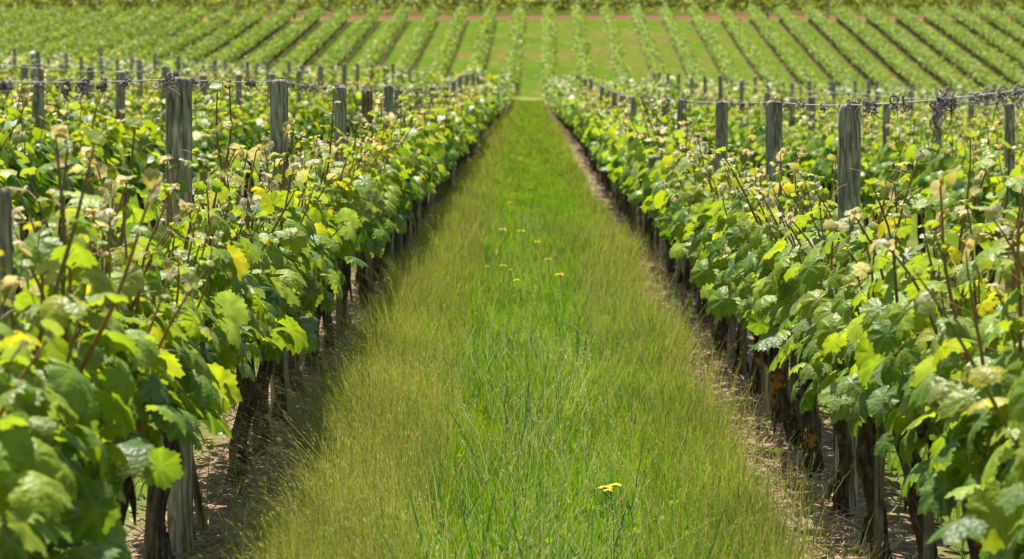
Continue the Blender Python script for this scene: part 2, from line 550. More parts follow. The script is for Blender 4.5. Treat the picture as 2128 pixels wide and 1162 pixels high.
# ------------------------------------------------------------------ shoots
def make_shoot(L, hi=True, seed=0, stem_acc=None, leaf_acc=None, base=(0, 0, 0), lean=(0, 0), leafsize=1.0, bare=False):
    r = np.random.default_rng(seed)
    st = stem_acc or Acc(); lf = leaf_acc or Acc()
    n_ = 12
    t = np.linspace(0, 1, n_)
    wx = r.normal(0, .05); wy = r.normal(0, .06)
    ph = r.uniform(0, 6)
    hook = r.uniform(0, .10) ** 1
    ha = r.uniform(0, 6.28)
    P = np.stack([base[0] + lean[0] * t * L + wx * t ** 2 + .008 * np.sin(t * 9 + ph) + hook * np.cos(ha) * np.clip(t - .75, 0, 1) * 3 * L,
                  base[1] + lean[1] * t * L + wy * t ** 2 + .008 * np.cos(t * 8 + ph) + hook * np.sin(ha) * np.clip(t - .75, 0, 1) * 3 * L,
                  base[2] + L * (t - .28 * hook * 6 * np.clip(t - .8, 0, 1) ** 1.0)], -1)
    red = r.uniform(0, 1)
    sc = lerp((.14, .15, .04), (.36, .16, .06), np.clip(np.full(n_, red) + U(-.1, .1, n_), 0, 1))
    sides = 6 if hi else 4
    rad = np.interp(t, [0, .7, 1], [.0058, .0038, .0018]) * r.uniform(.85, 1.2)
    scol = np.concatenate([np.repeat(sc, sides, axis=0), sc[-1:], sc[:1]])
    tube(st, P, rad, sides, scol)
    # nodes
    nn = int(L / .070)
    tn = np.linspace(.06, .985, nn) + r.uniform(-.01, .01, nn)
    pos = np.stack([np.interp(tn, t, P[:, k]) for k in range(3)], -1)
    az0 = r.uniform(0, 6.28)
    az = az0 + np.arange(nn) * np.pi + r.normal(0, .55, nn)
    size = np.interp(tn, [0, .35, .65, .85, 1], [.074, .078, .056, .030, .014]) * r.uniform(.72, 1.22, nn) * leafsize
    pet = size * r.uniform(.8, 1.3, nn)
    rise = np.interp(tn, [0, .8, 1], [.5, .6, 1.2])
    out_ = np.stack([np.cos(az), np.sin(az), rise], -1)
    out_ /= np.linalg.norm(out_, axis=1)[:, None]
    jp = pos + out_ * pet[:, None]
    keep = r.uniform(0, 1, nn) < (.25 if bare else .93)
    droop = np.interp(tn, [0, .6, .85, 1], [-.6, -.35, 0, .6]) + r.normal(0, .4, nn)
    tip = np.stack([np.cos(az), np.sin(az), droop], -1) + r.normal(0, .25, (nn, 3))
    nrm = np.stack([np.cos(az) * .55 - .35, np.sin(az) * .5 - .15, np.full(nn, .8)], -1) + r.normal(0, .28, (nn, 3))
    cols = leaf_cols(np.clip(tn + r.normal(0, .03, nn), 0, 1))
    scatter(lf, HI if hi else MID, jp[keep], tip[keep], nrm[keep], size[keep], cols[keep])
    if hi:
        for i in np.where(keep)[0]:
            mid = (pos[i] + jp[i]) / 2 + np.array([0, 0, .006])
            tube(st, [pos[i], mid, jp[i]], [.0018, .0014, .0012], 4, (.26, .13, .05) if r.uniform() < .6 else (.16, .2, .05), cap=False)
        # curling tendrils near the top, dark flower buds lower down
        for _ in range(r.integers(1, 4)):
            i = r.integers(int(nn * .5), nn)
            a = r.uniform(0, 6.28); l = r.uniform(.05, .13); q = np.linspace(0, 1, 10)
            cx = pos[i][0] + np.cos(a) * l * q + .012 * np.sin(q * 7) * q
            cy = pos[i][1] + np.sin(a) * l * q
            cz = pos[i][2] + l * (.9 * q - .9 * q ** 2 * r.uniform(.2, 1.4))
            tube(st, np.stack([cx, cy, cz], -1), np.linspace(.0012, .0006, 10), 4, (.42, .25, .08), cap=False)
        for _ in range(r.integers(0, 3)):
            i = r.integers(2, max(3, int(nn * .5)))
            a = r.uniform(0, 6.28); c0 = pos[i] + np.array([np.cos(a), np.sin(a), .4]) * .035
            for _k in range(16):
                d = r.normal(0, .007, 3); d[2] = -r.uniform(0, .05)
                q = c0 + d
                s_ = .0028
                st.add(q + s_ * np.array([[1, 0, 0], [0, 1, 0], [-1, 0, 0], [0, -1, 0], [0, 0, 1], [0, 0, -1]]), None,
                       [[0, 1, 4], [1, 2, 4], [2, 3, 4], [3, 0, 4], [1, 0, 5], [2, 1, 5], [3, 2, 5], [0, 3, 5]], (.05, .07, .03))
        # crumpled pale tip
        k = 2
        tp = P[-1] + r.normal(0, .010, (k, 3))
        scatter(lf, MID, tp, r.normal(0, 1, (k, 3)) + [0, 0, -.1], r.normal(0, .5, (k, 3)) + [-.2, 0, 1], r.uniform(.014, .028, k), leaf_cols(np.full(k, .97 if r.uniform() < .5 else .72)))
    else:
        k = 2
        tp = P[-1] + r.normal(0, .01, (k, 3))
        scatter(lf, LOW, tp, r.normal(0, 1, (k, 3)) + [0, 0, .6], r.normal(0, 1, (k, 3)) + [-.3, 0, .5], r.uniform(.014, .026, k), leaf_cols(np.full(k, .97 if r.uniform() < .6 else .72)))
    return st, lf


def fill_leaves(acc, n_, tem, y0, y1, hw=.24, z0=.50, z1=1.0, smin=.05, smax=.085, tshift=0.0):
    """leaf shell of the hedge: outside sides and top"""
    y = U(y0, y1, n_)
    a = U(-.25, np.pi + .25, n_)
    q = U(.55, 1.05, n_)
    bulge = 1 + .18 * np.sin(y * 5.3 + 1) + .12 * np.sin(y * 11.7)
    x = np.cos(a) * hw * q * bulge
    zc = (z0 + z1) / 2 - .02
    z = np.where(U(0, 1, n_) < .62, U(z0, z1, n_), zc + np.sin(a) * (z1 - zc) * q)
    sx_ = np.where(x >= 0, 1.0, -1.0)
    # taper the sides towards the bottom
    x = x * np.interp(z, [z0, z0 + .18, z1], [.72, 1.0, .75])
    hfrac = (z - z0) / (z1 - z0)
    tip = np.stack([sx_ * .7, rng.normal(0, .5, n_), -U(.3, 1.1, n_)], -1) + rng.normal(0, .25, (n_, 3))
    nrm = np.stack([sx_ * U(.2, 1.1, n_) - .25, rng.normal(-.2, .4, n_), U(.25, 1.1, n_)], -1) + rng.normal(0, .2, (n_, 3))
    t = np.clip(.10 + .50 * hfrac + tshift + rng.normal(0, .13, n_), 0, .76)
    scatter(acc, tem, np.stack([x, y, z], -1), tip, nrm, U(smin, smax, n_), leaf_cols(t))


# shoot library for the nearest vines: (stem mesh, leaf mesh)
SHOOTS = []
for s in range(22):
    L = [.34, .42, .50, .58, .66, .74][s % 6] * random.uniform(.94, 1.08)
    st, lf = make_shoot(L, True, 100 + s, leafsize=.86)
    SHOOTS.append((L, st.mesh('shoot', M_STEM), lf.mesh('foliage', M_LEAF)))
SHOOTS.sort(key=lambda q: q[0])
FILL_HI = []
for s in range(6):
    a = Acc(); fill_leaves(a, 108, HI, -.45, .45, z1=.90, smin=.038, smax=.078)
    FILL_HI.append(a.mesh('foliage', M_LEAF))


# trunks -----------------------------------------------------------
def make_trunk(seed, sides=12, H=.56):
    r = np.random.default_rng(seed)
    a = Acc()
    tw = r.uniform(.8, 2.2)
    k = 14 if sides > 6 else 6
    t = np.linspace(0, 1, k)
    lx, ly = r.normal(0, .035), r.normal(0, .05)
    ph = r.uniform(0, 6)
    P = np.stack([lx * t + .018 * tw * np.sin(t * 5 + ph) * t ** .5 + .006 * np.sin(t * 17), ly * t + .02 * tw * np.cos(t * 4.5 + ph) * t ** .5, -.06 + (H + .06) * t], -1)
    rad = np.interp(t, [0, .12, .5, .85, 1], [.040, .028, .024, .030, .024]) * r.uniform(.85, 1.2)
    tube(a, P, rad, sides, wob=.18, seed=seed)
    if sides > 6:                                            # loose bark plates
        for _ in range(7):
            an = r.uniform(0, 6.28); zt = r.uniform(.15, .95); c0 = np.array([np.interp(zt, t, P[:, q]) for q in range(3)])
            rr = np.interp(zt, t, rad) * 1.05; l = r.uniform(.05, .13)
            d = np.array([np.cos(an), np.sin(an), 0])
            tube(a, [c0 + d * rr, c0 + d * (rr + .006) - [0, 0, l * .5], c0 + d * (rr + r.uniform(0, .02)) - [0, 0, l]], [.006, .007, .002], 4, cap=True, wob=.1, seed=seed + 9)
    # cordon arms
    top = P[-1]
    for s_ in (-1, 1):
        if s_ == 1 and r.uniform() < .45: continue
        q = np.linspace(0, 1, 7)
        A_ = np.stack([top[0] + .02 * np.sin(q * 5 + ph) - lx * q, top[1] + s_ * .40 * q, top[2] - .02 + .05 * np.sin(q * 2.2) + .01 * np.sin(q * 9)], -1)
        tube(a, A_, np.linspace(.022, .009, 7), max(5, sides - 4), wob=.1, seed=seed + 3)
    return a


TRUNK_HI = [make_trunk(300 + s).mesh('trunk', M_BARK) for s in range(6)]
TRUNK_HI_L = []
for s in range(4):
    TRUNK_HI_L.append(make_trunk(330 + s).mesh('trunk', M_BARK_L))
TRUNK_LO = [make_trunk(360 + s, 5).mesh('trunk', M_BARK) for s in range(4)]

# mid-distance vine bodies
MIDV = []
for s in range(10):
    st, lf = Acc(), Acc()
    for q in range(12):
        make_shoot(random.choice([.34, .42, .5, .56, .62, .68]), False, 500 + s * 20 + q, st, lf, (random.gauss(0, .05), random.uniform(-.45, .45), .54),
                   (random.gauss(0, .22), random.gauss(0, .15)))
    fill_leaves(lf, 130, MID, -.47, .47, z1=.93)
    MIDV.append((st.mesh('shoots', M_STEM), lf.mesh('foliage', M_LEAF2)))

# ------------------------------------------------------------------ posts
def make_post_mesh(H, rad, mat, seed, sides=20, bend=.012):
    r = np.random.default_rng(seed)
    zs = np.concatenate([np.linspace(-.12, H - .03, 12), [H - .012, H - .003, H]])
    a = np.linspace(0, 2 * np.pi, sides, endpoint=False)
    prof = 1 + .035 * np.sin(a * 2 + r.uniform(0, 6)) + .02 * np.sin(a * 5 + r.uniform(0, 6)) + r.normal(0, .012, sides)
    crack = r.integers(0, sides)
    prof[crack] -= .12
    lx, ly = r.normal(0, bend), r.normal(0, bend)
    V = []
    for z in zs:
        k = z / H
        s_ = rad * (.97 + .01 * k)
        if z > H - .002: s_ *= .66
        elif z > H - .006: s_ *= .82
        elif z > H - .02: s_ *= .94
        tilt = .05 * rad * np.cos(a + 1) if z > H - .02 else 0
        V.append(np.stack([np.cos(a) * s_ * prof + lx * k, np.sin(a) * s_ * prof + ly * k, z + 0 * a + tilt], -1))
    V = np.concatenate(V + [np.array([[lx, ly, H - .004]])])
    nr = len(zs)
    i = np.arange(nr - 1)[:, None] * sides; j = np.arange(sides)[None, :]
    Qs = np.stack([i + j, i + (j + 1) % sides, i + sides + (j + 1) % sides, i + sides + j], -1).reshape(-1, 4)
    b = (nr - 1) * sides
    T = [[b + q, b + (q + 1) % sides, len(V) - 1] for q in range(sides)]
    me = mesh_np('post', V, [Qs, np.array(T)], mat)
    return me


def dried_knot_mesh(seed, n_=7, R0=.012, hang=.05):
    """tangle of dead tendrils curled round a wire running along Y"""
    r = np.random.default_rng(seed); a = Acc()
    for _ in range(n_):
        k = 18
        q = np.linspace(0, 1, k)
        turns = r.uniform(.5, 1.6); ph = r.uniform(0, 6.28); R_ = R0 * r.uniform(.3, 1.1)
        u = r.normal(0, 1, 3); u /= np.linalg.norm(u); v = np.cross(u, r.normal(0, 1, 3)); v /= np.linalg.norm(v)
        ctr = np.array([r.normal(0, R0 * .35), r.normal(0, R0 * 1.3), -abs(r.normal(0, R0 * .7))])
        P = ctr + np.outer(np.cos(q * turns * 6.28 + ph) * R_ * (1 - .4 * q), u) + np.outer(np.sin(q * turns * 6.28 + ph) * R_ * (1 - .4 * q), v)
        if r.uniform() < .55:
            e = np.clip(q - .6, 0, 1) / .4
            dirn = np.array([r.normal(0, .5), r.normal(0, .7), -r.uniform(-.5, 1.3)])
            P = P + np.outer(e ** 1.2 * hang * r.uniform(.3, 1.1), dirn)
        P += r.normal(0, .0008, P.shape)
        c = lerp((.09, .07, .08), (.42, .34, .34), np.array([r.uniform(0, 1) ** 1.5]))[0]
        tube(a, P, np.linspace(.0019, .0008, k) * r.uniform(.7, 1.4), 4, c, cap=False)
    return a.mesh('tendril_knot', M_DRY)


KNOTS = [dried_knot_mesh(700 + s, n_=random.choice([4, 6, 9]), R0=random.choice([.009, .012, .015]), hang=random.choice([.03, .05, .07])) for s in range(12)]
BIGKNOT = [dried_knot_mesh(720 + s, n_=11, R0=.011, hang=.045) for s in range(5)]

XL, XR = -0.97, 1.03
post_variants = {}


def place_post(x, y, ztop, rad, mat, label, group, knots=0, sides=20, seed=None, top_only=None):
    g_ = gz(x, y)
    H = ztop - g_
    seed = seed if seed is not None else random.randrange(10 ** 6)
    me = make_post_mesh(H, rad, mat, seed, sides, .003)
    o = link('wooden_post', me, None, (x, y, g_), (random.gauss(0, .01), random.gauss(0, .0025), 0))
    tag(o, label, 'post', group)
    for k_ in range(knots):
        kb = link('tendril_knot', random.choice(KNOTS), o, (random.uniform(-.02, .02), random.uniform(-.03, .03), H + .008), (random.uniform(-.4, .4), random.uniform(-.4, .4), random.uniform(0, 6)), random.uniform(.7, 1.15))
    return o


left_posts = [(367, 161, .039, 1), (577, 166, .036, 1), (709, 180, .035, 1), (762, 187, .036, 2), (807, 177, .035, 1), (827, 187, .033, 1), (867, 182, .035, 1), (898, 181, .034, 1),
              (926, 180, .034, 1), (942, 168, .034, 1), (957, 157, .034, 1), (970, 155, .034, 1), (984, 152, .034, 1), (993, 150, .034, 1), (1001, 150, .034, 1), (1009, 153, .034, 1), (1020, 164, .034, 1)]
right_posts = [(1765, 216, .037, 1), (1610, 209, .037, 1), (1500, 210, .034, 1), (1416, 206, .034, 1), (1381, 203, .035, 1), (1343, 196, .034, 1), (1318, 200, .034, 1), (1294, 198, .034, 1), (1277, 190, .034, 1),
               (1262, 186, .034, 1), (1251, 179, .034, 1), (1228, 163, .034, 1), (1216, 163, .034, 1), (1208, 158, .034, 1), (1199, 156, .034, 1), (1190, 160, .034, 1), (1183, 164, .034, 1)]
WP = {}
for side, X, lst in (('left', XL, left_posts), ('right', XR, right_posts)):
    pts = []
    for i, (px, py, rad, kind) in enumerate(lst):
        P = at_x(px, py, X)
        desc = 'light tan wooden post' if kind == 2 else ('thick grey wooden post' if i < 2 else 'grey wooden post')
        if side == 'left' and kind == 2:
            lab = 'light tan split wooden post, the only pale one left of the grass alley'
        else:
            lab = f'{desc}, {ordinal(i + 1)} from the camera in the row {side} of the alley'
        place_post(X, P.y, P.z, rad, M_POST_TAN if kind == 2 else M_POST, lab, f'posts of the vine row {side} of the grass alley', knots=2 if i < 6 else 0, sides=24 if i < 4 else 12, seed=40 + i + (100 if side == 'right' else 0))
        pts.append((X, P.y, P.z))
    WP[side] = pts
# short stake at the extreme left edge, blurred foreground
P = at_x(2, 392, XL + .01)
place_post(XL + .01, P.y, P.z, .028, M_POST, 'blurred grey post at the left edge of the photo, half hidden by leaves', None)

# wires with their dried tendrils ----------------------------------
def wire(side, pts, label, knots):
    root = link('trellis_wire', None, None, pts[0])
    tag(root, label, 'wire')
    a = Acc()
    P = np.array(pts); Q_ = []
    for i in range(len(P) - 1):
        for t_ in np.linspace(0, 1, 8, endpoint=False):
            q = P[i] * (1 - t_) + P[i + 1] * t_
            q[2] -= .008 * 4 * t_ * (1 - t_) * min(1.0, (P[i + 1][1] - P[i][1]) / 4)
            Q_.append(q)
    Q_.append(P[-1]); Q_ = np.array(Q_)
    tube(a, Q_ - P[0], .0017, 5)
    link('strand', a.mesh('strand', M_WIRE), root)
    for (y, big) in knots:
        z = np.interp(y, Q_[:, 1], Q_[:, 2])
        me = random.choice(BIGKNOT) if big else random.choice(KNOTS)
        link('tendril_knot', me, root, (0, y - P[0][1], z - P[0][2]), (random.uniform(-.5, .5), 0, random.choice([0, math.pi]) + random.uniform(-.3, .3)), random.uniform(.85, 1.35))


lw = [(XL, 4.2, EYE + .0)] + [(a_, b_, c_ - .004) for a_, b_, c_ in WP['left']]
rw = [(XR, 4.2, EYE + .02), (XR, 5.9, EYE - .02)] + [(a_, b_, c_ - .004) for a_, b_, c_ in WP['right']]
kl = [(5.35, 1), (5.75, 1), (6.05, 0), (6.3, 1), (6.6, 0), (6.95, 1), (7.75, 1), (7.85, 0), (8.32, 1), (8.4, 1), (8.75, 0), (9.35, 1), (10.0, 0), (10.15, 0), (10.9, 0), (11.75, 0), (11.95, 0), (12.6, 0), (13, 0), (13.2, 0), (13.8, 0)] + [(y, 0) for y in np.arange(14.5, 60, 1.3)]
kr = [(5.75, 1), (5.9, 1), (6.1, 1), (6.3, 1), (6.5, 1), (6.62, 1), (7.0, 1), (7.1, 1), (7.2, 0), (7.9, 0), (8.15, 1), (8.6, 1), (8.75, 1), (9.5, 1), (10.1, 0), (10.8, 1), (11.0, 1), (11.6, 0), (13.4, 0), (14.0, 0), (14.6, 0), (15.6, 0), (16.5, 0)] + [(y, 0) for y in np.arange(17.5, 60, 1.3)]
wire('left', lw, 'top wire with dark dried tendrils along the row left of the alley', kl)
wire('right', rw, 'top wire with dark dried tendrils along the row right of the alley', kr)
# low fruiting wires
for side, X in (('left', XL), ('right', XR)):
    a = Acc(); ys = np.arange(3.5, 75, 1.5)
    Pw = np.stack([X + .03 + 0 * ys, ys, ground(X, ys) + .53], -1)
    tube(a, Pw - Pw[0], .0013, 4)
    o = link('trellis_wire', a.mesh('trellis_wire', M_WIRE), None, Pw[0]); tag(o, f'low wire tying the vine trunks of the row {side} of the alley', 'wire')

# hanging dead cane, right row ------------------------------------
a = Acc()
r_ = np.random.default_rng(5)
P0 = at_x(1948, 212, XR)
for _ in range(8):
    q = np.linspace(0, 1, 12); l = r_.uniform(.03, .12)
    tube(a, np.stack([r_.normal(0, .008) + .01 * np.sin(q * 9 + _), r_.normal(0, .012) + .012 * np.cos(q * 7 + _), -l * q], -1), np.linspace(.0035, .0014, 12), 4, lerp((.2, .15, .14), (.5, .4, .37), np.array([r_.uniform()]))[0], cap=False)
o = link('dead_cane', a.mesh('dead_cane', M_DRY), None, P0); tag(o, 'tangle of dead brown cane hanging from the top wire at the right', 'dead cane')

# ------------------------------------------------------------------ vines
ROWNAME = {}
for k in range(1, 16):
    ROWNAME[-k] = 'row left of the alley' if k == 1 else f'{ordinal(k)} row left of the alley'
    ROWNAME[k] = 'row right of the alley' if k == 1 else f'{ordinal(k)} row right of the alley'


def rowx(k):
    return .03 + (2 * abs(k) - 1) * (1 if k > 0 else -1)


def vine_near(k, y, idx, label):
    X = rowx(k)
    z = gz(X, y)
    root = link('grape_vine', None, None, (X + random.gauss(0, .015), y, z))
    tag(root, label, 'grape vine', 'vines of the ' + ROWNAME[k].replace('row', 'row standing', 1))
    lich = (k == 1 and random.random() < .6)
    link('trunk', random.choice(TRUNK_HI_L if lich else TRUNK_HI), root, (0, 0, 0), (0, 0, random.choice([0, math.pi]) + random.gauss(0, .12)))
    ns_ = 18 if y < 7.6 else (17 if y < 13 else 14)
    for s in range(ns_):
        u = random.random()
        L, stm, lfm = SHOOTS[min(len(SHOOTS) - 1, int(random.triangular(6 if y < 7.6 else 2, len(SHOOTS), 18 if y < 7.6 else 14)))]
        out_ = random.gauss(0, .20)
        if abs(out_) > .34: L_s = .85
        else: L_s = 1.0
        sh = link('shoot', stm, root, (random.gauss(0, .04), -.45 + .9 * (s + random.random()) / ns_, .52),
                  (random.gauss(0, .14), out_, random.uniform(0, 6.283)), random.uniform(.88, 1.05) * L_s)
        # euler XYZ: the spin round Z is applied last, so lean is set through a matrix instead
        lean = Matrix.Rotation(out_, 4, 'Y') @ Matrix.Rotation(random.gauss(0, .12), 4, 'X') @ Matrix.Rotation(random.uniform(0, 6.283), 4, 'Z')
        sh.rotation_euler = lean.to_euler()
        link('foliage', lfm, sh)
    link('foliage', random.choice(FILL_HI), root, (0, 0, 0), (0, 0, random.choice([0, math.pi])), 1.0)
    return root


def vine_mid(k, y, label, group):
    X = rowx(k)
    z = gz(X, y)
    root = link('grape_vine', None, None, (X + random.gauss(0, .02), y, z), (0, 0, 0), (1, 1, random.uniform(.93, 1.06)))
    tag(root, label, 'grape vine', group)
    link('trunk', random.choice(TRUNK_LO), root, (0, 0, 0), (0, 0, random.choice([0, math.pi])))
    stm, lfm = random.choice(MIDV)
    rz = random.choice([0, math.pi])
    link('foliage', lfm, root, None, (0, 0, rz))
    link('shoots', stm, root, None, (0, 0, rz))
    return root


SP = .92
Y_LIM = 54.0
nv = 0
vine_y = {}
for k in [-1, 1, -2, 2, -3, 3, -4, 4, -5, 5]:
    X = rowx(k)
    ystart = 3.7 if abs(k) == 1 else abs(X) / .19
    y = ystart
    i = 0
    while y < Y_LIM and nv < 298:
        i += 1
        y += 0
        lab = (f'leafy grape vine, {ordinal(i)} from the camera in the {ROWNAME[k]}' if abs(k) == 1 else
               f'leafy grape vine, {ordinal(i)} in view along the {ROWNAME[k]}')
        yy = y + random.uniform(-.06, .06)
        if abs(k) == 1 and y < 17:
            vine_near(k, yy, i, lab)
        else:
            vine_mid(k, yy, lab, 'vines of the ' + ROWNAME[k].replace('row', 'row standing', 1))
        vine_y.setdefault(k, []).append(yy)
        nv += 1
        y += SP
    vine_y[(k, 'end')] = y
print('vines', nv)

# signature shoots in the foreground, rooted in their vines ---------
def extra_shoot(px, py, X, L, seed, scale=1.0):
    """a long shoot whose tip the photo shows at px, py, rooted in the nearest vine of its row"""
    P = at_x(px, py, X)
    root = min((o for o in C.objects if o.name.startswith('grape_vine')), key=lambda o: (o.location.x - X) ** 2 + (o.location.y - P.y) ** 2)
    st, lf = make_shoot(L, True, seed, leafsize=1.05)
    sh = link('shoot', st.mesh('shoot', M_STEM), root, (P.x - root.location.x, P.y - root.location.y, P.z - root.location.z - L * scale * .96), None, scale)
    link('foliage', lf.mesh('foliage', M_LEAF), sh)


for q_, a_ in enumerate(((135, 285, -.88, .70), (205, 470, -.86, .6), (30, 500, -.94, .55), (440, 185, -.98, .75), (470, 200, -1.0, .7), (590, 245, -.98, .6),
                         (1975, 450, .98, .6), (2060, 440, 1.06, .62), (1745, 470, .92, .5), (1990, 300, 1.05, .7), (2115, 330, 1.0, .66), (1600, 420, .94, .5), (1845, 330, 1.0, .66))):
    extra_shoot(*a_, 4000 + q_)


# stakes beside the trunks -----------------------------------------
for side, k in (('left', -1), ('right', 1)):
    j = 0
    for i, yy in enumerate(vine_y[k]):
        if yy > 32: break
        if random.random() < .18: continue
        j += 1
        X = rowx(k)
        y = yy + random.choice([-1, 1]) * random.uniform(.07, .42)
        H = random.uniform(.55, .85)
        a = Acc(); r2 = random.uniform(.010, .017)
        tube(a, [[0, 0, -.08], [random.gauss(0, .006), 0, H * .5], [random.gauss(0, .01), random.gauss(0, .01), H]], [r2, r2 * .98, r2 * .92], 9, wob=.05, seed=i)
        o = link('vine_stake', a.mesh('vine_stake', M_STAKE), None, (X + random.uniform(-.05, .05), y, gz(X, y)), (random.gauss(0, .05), random.gauss(0, .05), random.uniform(0, 6)))
        tag(o, f'thin brown wooden stake, {ordinal(j)} from the camera among trunks {side} of the alley', 'stake', f'stakes under the vine row {side} of the alley')

# posts of the other rows ------------------------------------------
np_ = 0
PV = [make_post_mesh(1.42, .036, M_POST, 900 + s, 10) for s in range(6)]
for k in [-2, 2, -3, 3, -4, 4, -5, 5, -6, 6, -7, 7, -8, 8, -9, 9, -10, 10]:
    X = rowx(k)
    y = abs(X) / .178 + random.uniform(0, 2.5)
    j = 0
    seen = {-2: [(83, 140), (243, 148), (342, 137), (421, 156), (493, 154), (556, 153)], 2: [(2105, 214), (1949, 214), (1842, 214), (1688, 201), (1643, 203), (1592, 192)]}.get(k, [])
    for px, py in seen:
        P = at_x(px, py, X); g_ = gz(X, P.y); j += 1; np_ += 1
        o = link('wooden_post', random.choice(PV), None, (X, P.y, g_), (random.gauss(0, .01), random.gauss(0, .006), random.uniform(0, 6)), (random.uniform(.95, 1.2),) * 2 + ((P.z - g_) / 1.42,))
        tag(o, f'grey wooden post above the leaves, {ordinal(j)} in the {ROWNAME[k]}', 'post', 'posts of the ' + ROWNAME[k].replace('row', 'row standing', 1))
        y = P.y + 4
    while y < 76 and np_ < 265:
        j += 1; np_ += 1
        g_ = gz(X, y)
        H = random.uniform(1.34, 1.46) + (.05 if 40 < y < 70 else 0)
        o = link('wooden_post', random.choice(PV), None, (X, y, g_), (random.gauss(0, .015), random.gauss(0, .015), random.uniform(0, 6)), (random.uniform(.85, 1.15),) * 2 + (H / 1.42,))
        tag(o, f'grey wooden post above the leaves, {ordinal(j)} in the {ROWNAME[k]}', 'post', 'posts of the ' + ROWNAME[k].replace('row', 'row standing', 1))
        y += random.uniform(3.6, 5.2)
    # wire of the row
    ys = np.arange(abs(X) / .19, 76, 2.0)
    if abs(k) <= 5:
        a = Acc(); Pw = np.stack([X + 0 * ys, ys, ground(X, ys) + 1.36], -1)
        tube(a, Pw - Pw[0], .002, 4)
        root = link('trellis_wire', None, None, Pw[0]); tag(root, f'thin top wire of the {ROWNAME[k]}', 'wire')
        link('strand', a.mesh('strand', M_WIRE), root)
        for yk in np.arange(ys[0] + .5, min(40, ys[-1]), random.uniform(.9, 1.4)):
            yk = yk + random.uniform(-.3, .3)
            link('tendril_knot', random.choice(KNOTS + BIGKNOT), root, (0, yk - ys[0], gz(X, yk) + 1.36 - Pw[0][2]), (0, 0, random.choice([0, math.pi])), random.uniform(.9, 1.4))
print('posts', np_)

# ------------------------------------------------------------------ distant rows
def hill_cols(t):
    m = len(t)
    c = lerp((.19, .31, .022), (.36, .46, .045), U(0, 1, m))
    c = np.where((U(0, 1, m) < .12)[:, None], lerp((.05, .12, .02), (.12, .2, .03), U(0, 1, m)), c)
    return np.where(((t > .6) & (U(0, 1, m) < .08))[:, None], np.array([[.42, .44, .16]]), c)


def upper_cols(t):
    m = len(t)
    return lerp((.12, .19, .028), (.36, .40, .09), U(0, 1, m) * .6 + .4 * np.clip(t, 0, 1))


def far_row_mesh(X, y0, y1, dens, smin, smax, low, tshift=.25, hw=.28, trunks=True, z1=1.05, cols=leaf_cols, step=SP, tr_r=(.022, .04), zb=.42, across=False):
    lf, tr = Acc(), Acc()
    L_ = y1 - y0
    m_ = int(dens * L_)
    y = U(y0, y1, m_)
    bul = 1 + .22 * np.sin(y * 3.1 + X * 3) + .18 * np.sin(y * 7.7 + X) + .1 * np.sin(y * 17)
    hb = 1 + .07 * np.sin(y * 2.3 + X * 5) + .09 * np.sin(y * 6.9 + X * 2)
    a = U(-.3, np.pi + .3, m_)
    q = U(.6, 1.05, m_)
    x = np.cos(a) * hw * q * bul
    z = np.where(U(0, 1, m_) < .5, U(zb, z1 - .08, m_), .7 + np.sin(a) * (z1 - .7) * q * hb)
    pl = smooth_noise(y, y * 0 + X * 7, 1.9, 61) + .7 * np.cos(y * 6.83 + X)      # vine by vine vigour
    hb = hb + .10 * pl
    bul = bul * (1 + .15 * pl)
    spike = U(0, 1, m_) < .07
    z = np.where(spike, z1 * hb + U(-.05, .22, m_), z); x = np.where(spike, x * .5, x)
    x = x * np.interp(z, [.4, .6, z1], [.7, 1, .8])
    s_ = np.where(x >= 0, 1.0, -1.0)
    tip = np.stack([s_ * .7, rng.normal(0, .6, m_), -U(0, 1.1, m_)], -1)
    nrm = np.stack([s_ * U(0, 1, m_) - .2, rng.normal(-.3, .4, m_), U(.2, 1.1, m_)], -1)
    t = np.clip(tshift + .4 * (z - .4) / .7 + rng.normal(0, .2, m_), 0, .92)
    if across:      # the row runs along x at depth X
        scatter(lf, low, np.stack([y, X + x, ground(y, X + 0 * y) + z], -1), tip[:, [1, 0, 2]], nrm[:, [1, 0, 2]], U(smin, smax, m_), cols(t))
        return lf, tr
    scatter(lf, low, np.stack([X + x + drift(y), y, ground(X + 0 * y, y) + z], -1), tip, nrm, U(smin, smax, m_), cols(t))
    if trunks:
        for yt in np.arange(y0, y1, step):
            g_ = gz(X, yt); r0 = random.uniform(*tr_r); dx = random.gauss(0, .04)
            c = np.array([[1, 0], [0, 1], [-1, 0], [0, -1]]) * r0
            Vt = np.concatenate([np.c_[c[:, 0] + X + drift(yt), c[:, 1] + yt, np.full(4, g_ - .05)], np.c_[c[:, 0] * .8 + X + dx + drift(yt), c[:, 1] * .8 + yt, np.full(4, g_ + .55)]])
            tr.add(Vt, [[0, 1, 5, 4], [1, 2, 6, 5], [2, 3, 7, 6], [3, 0, 4, 7]])
    return lf, tr


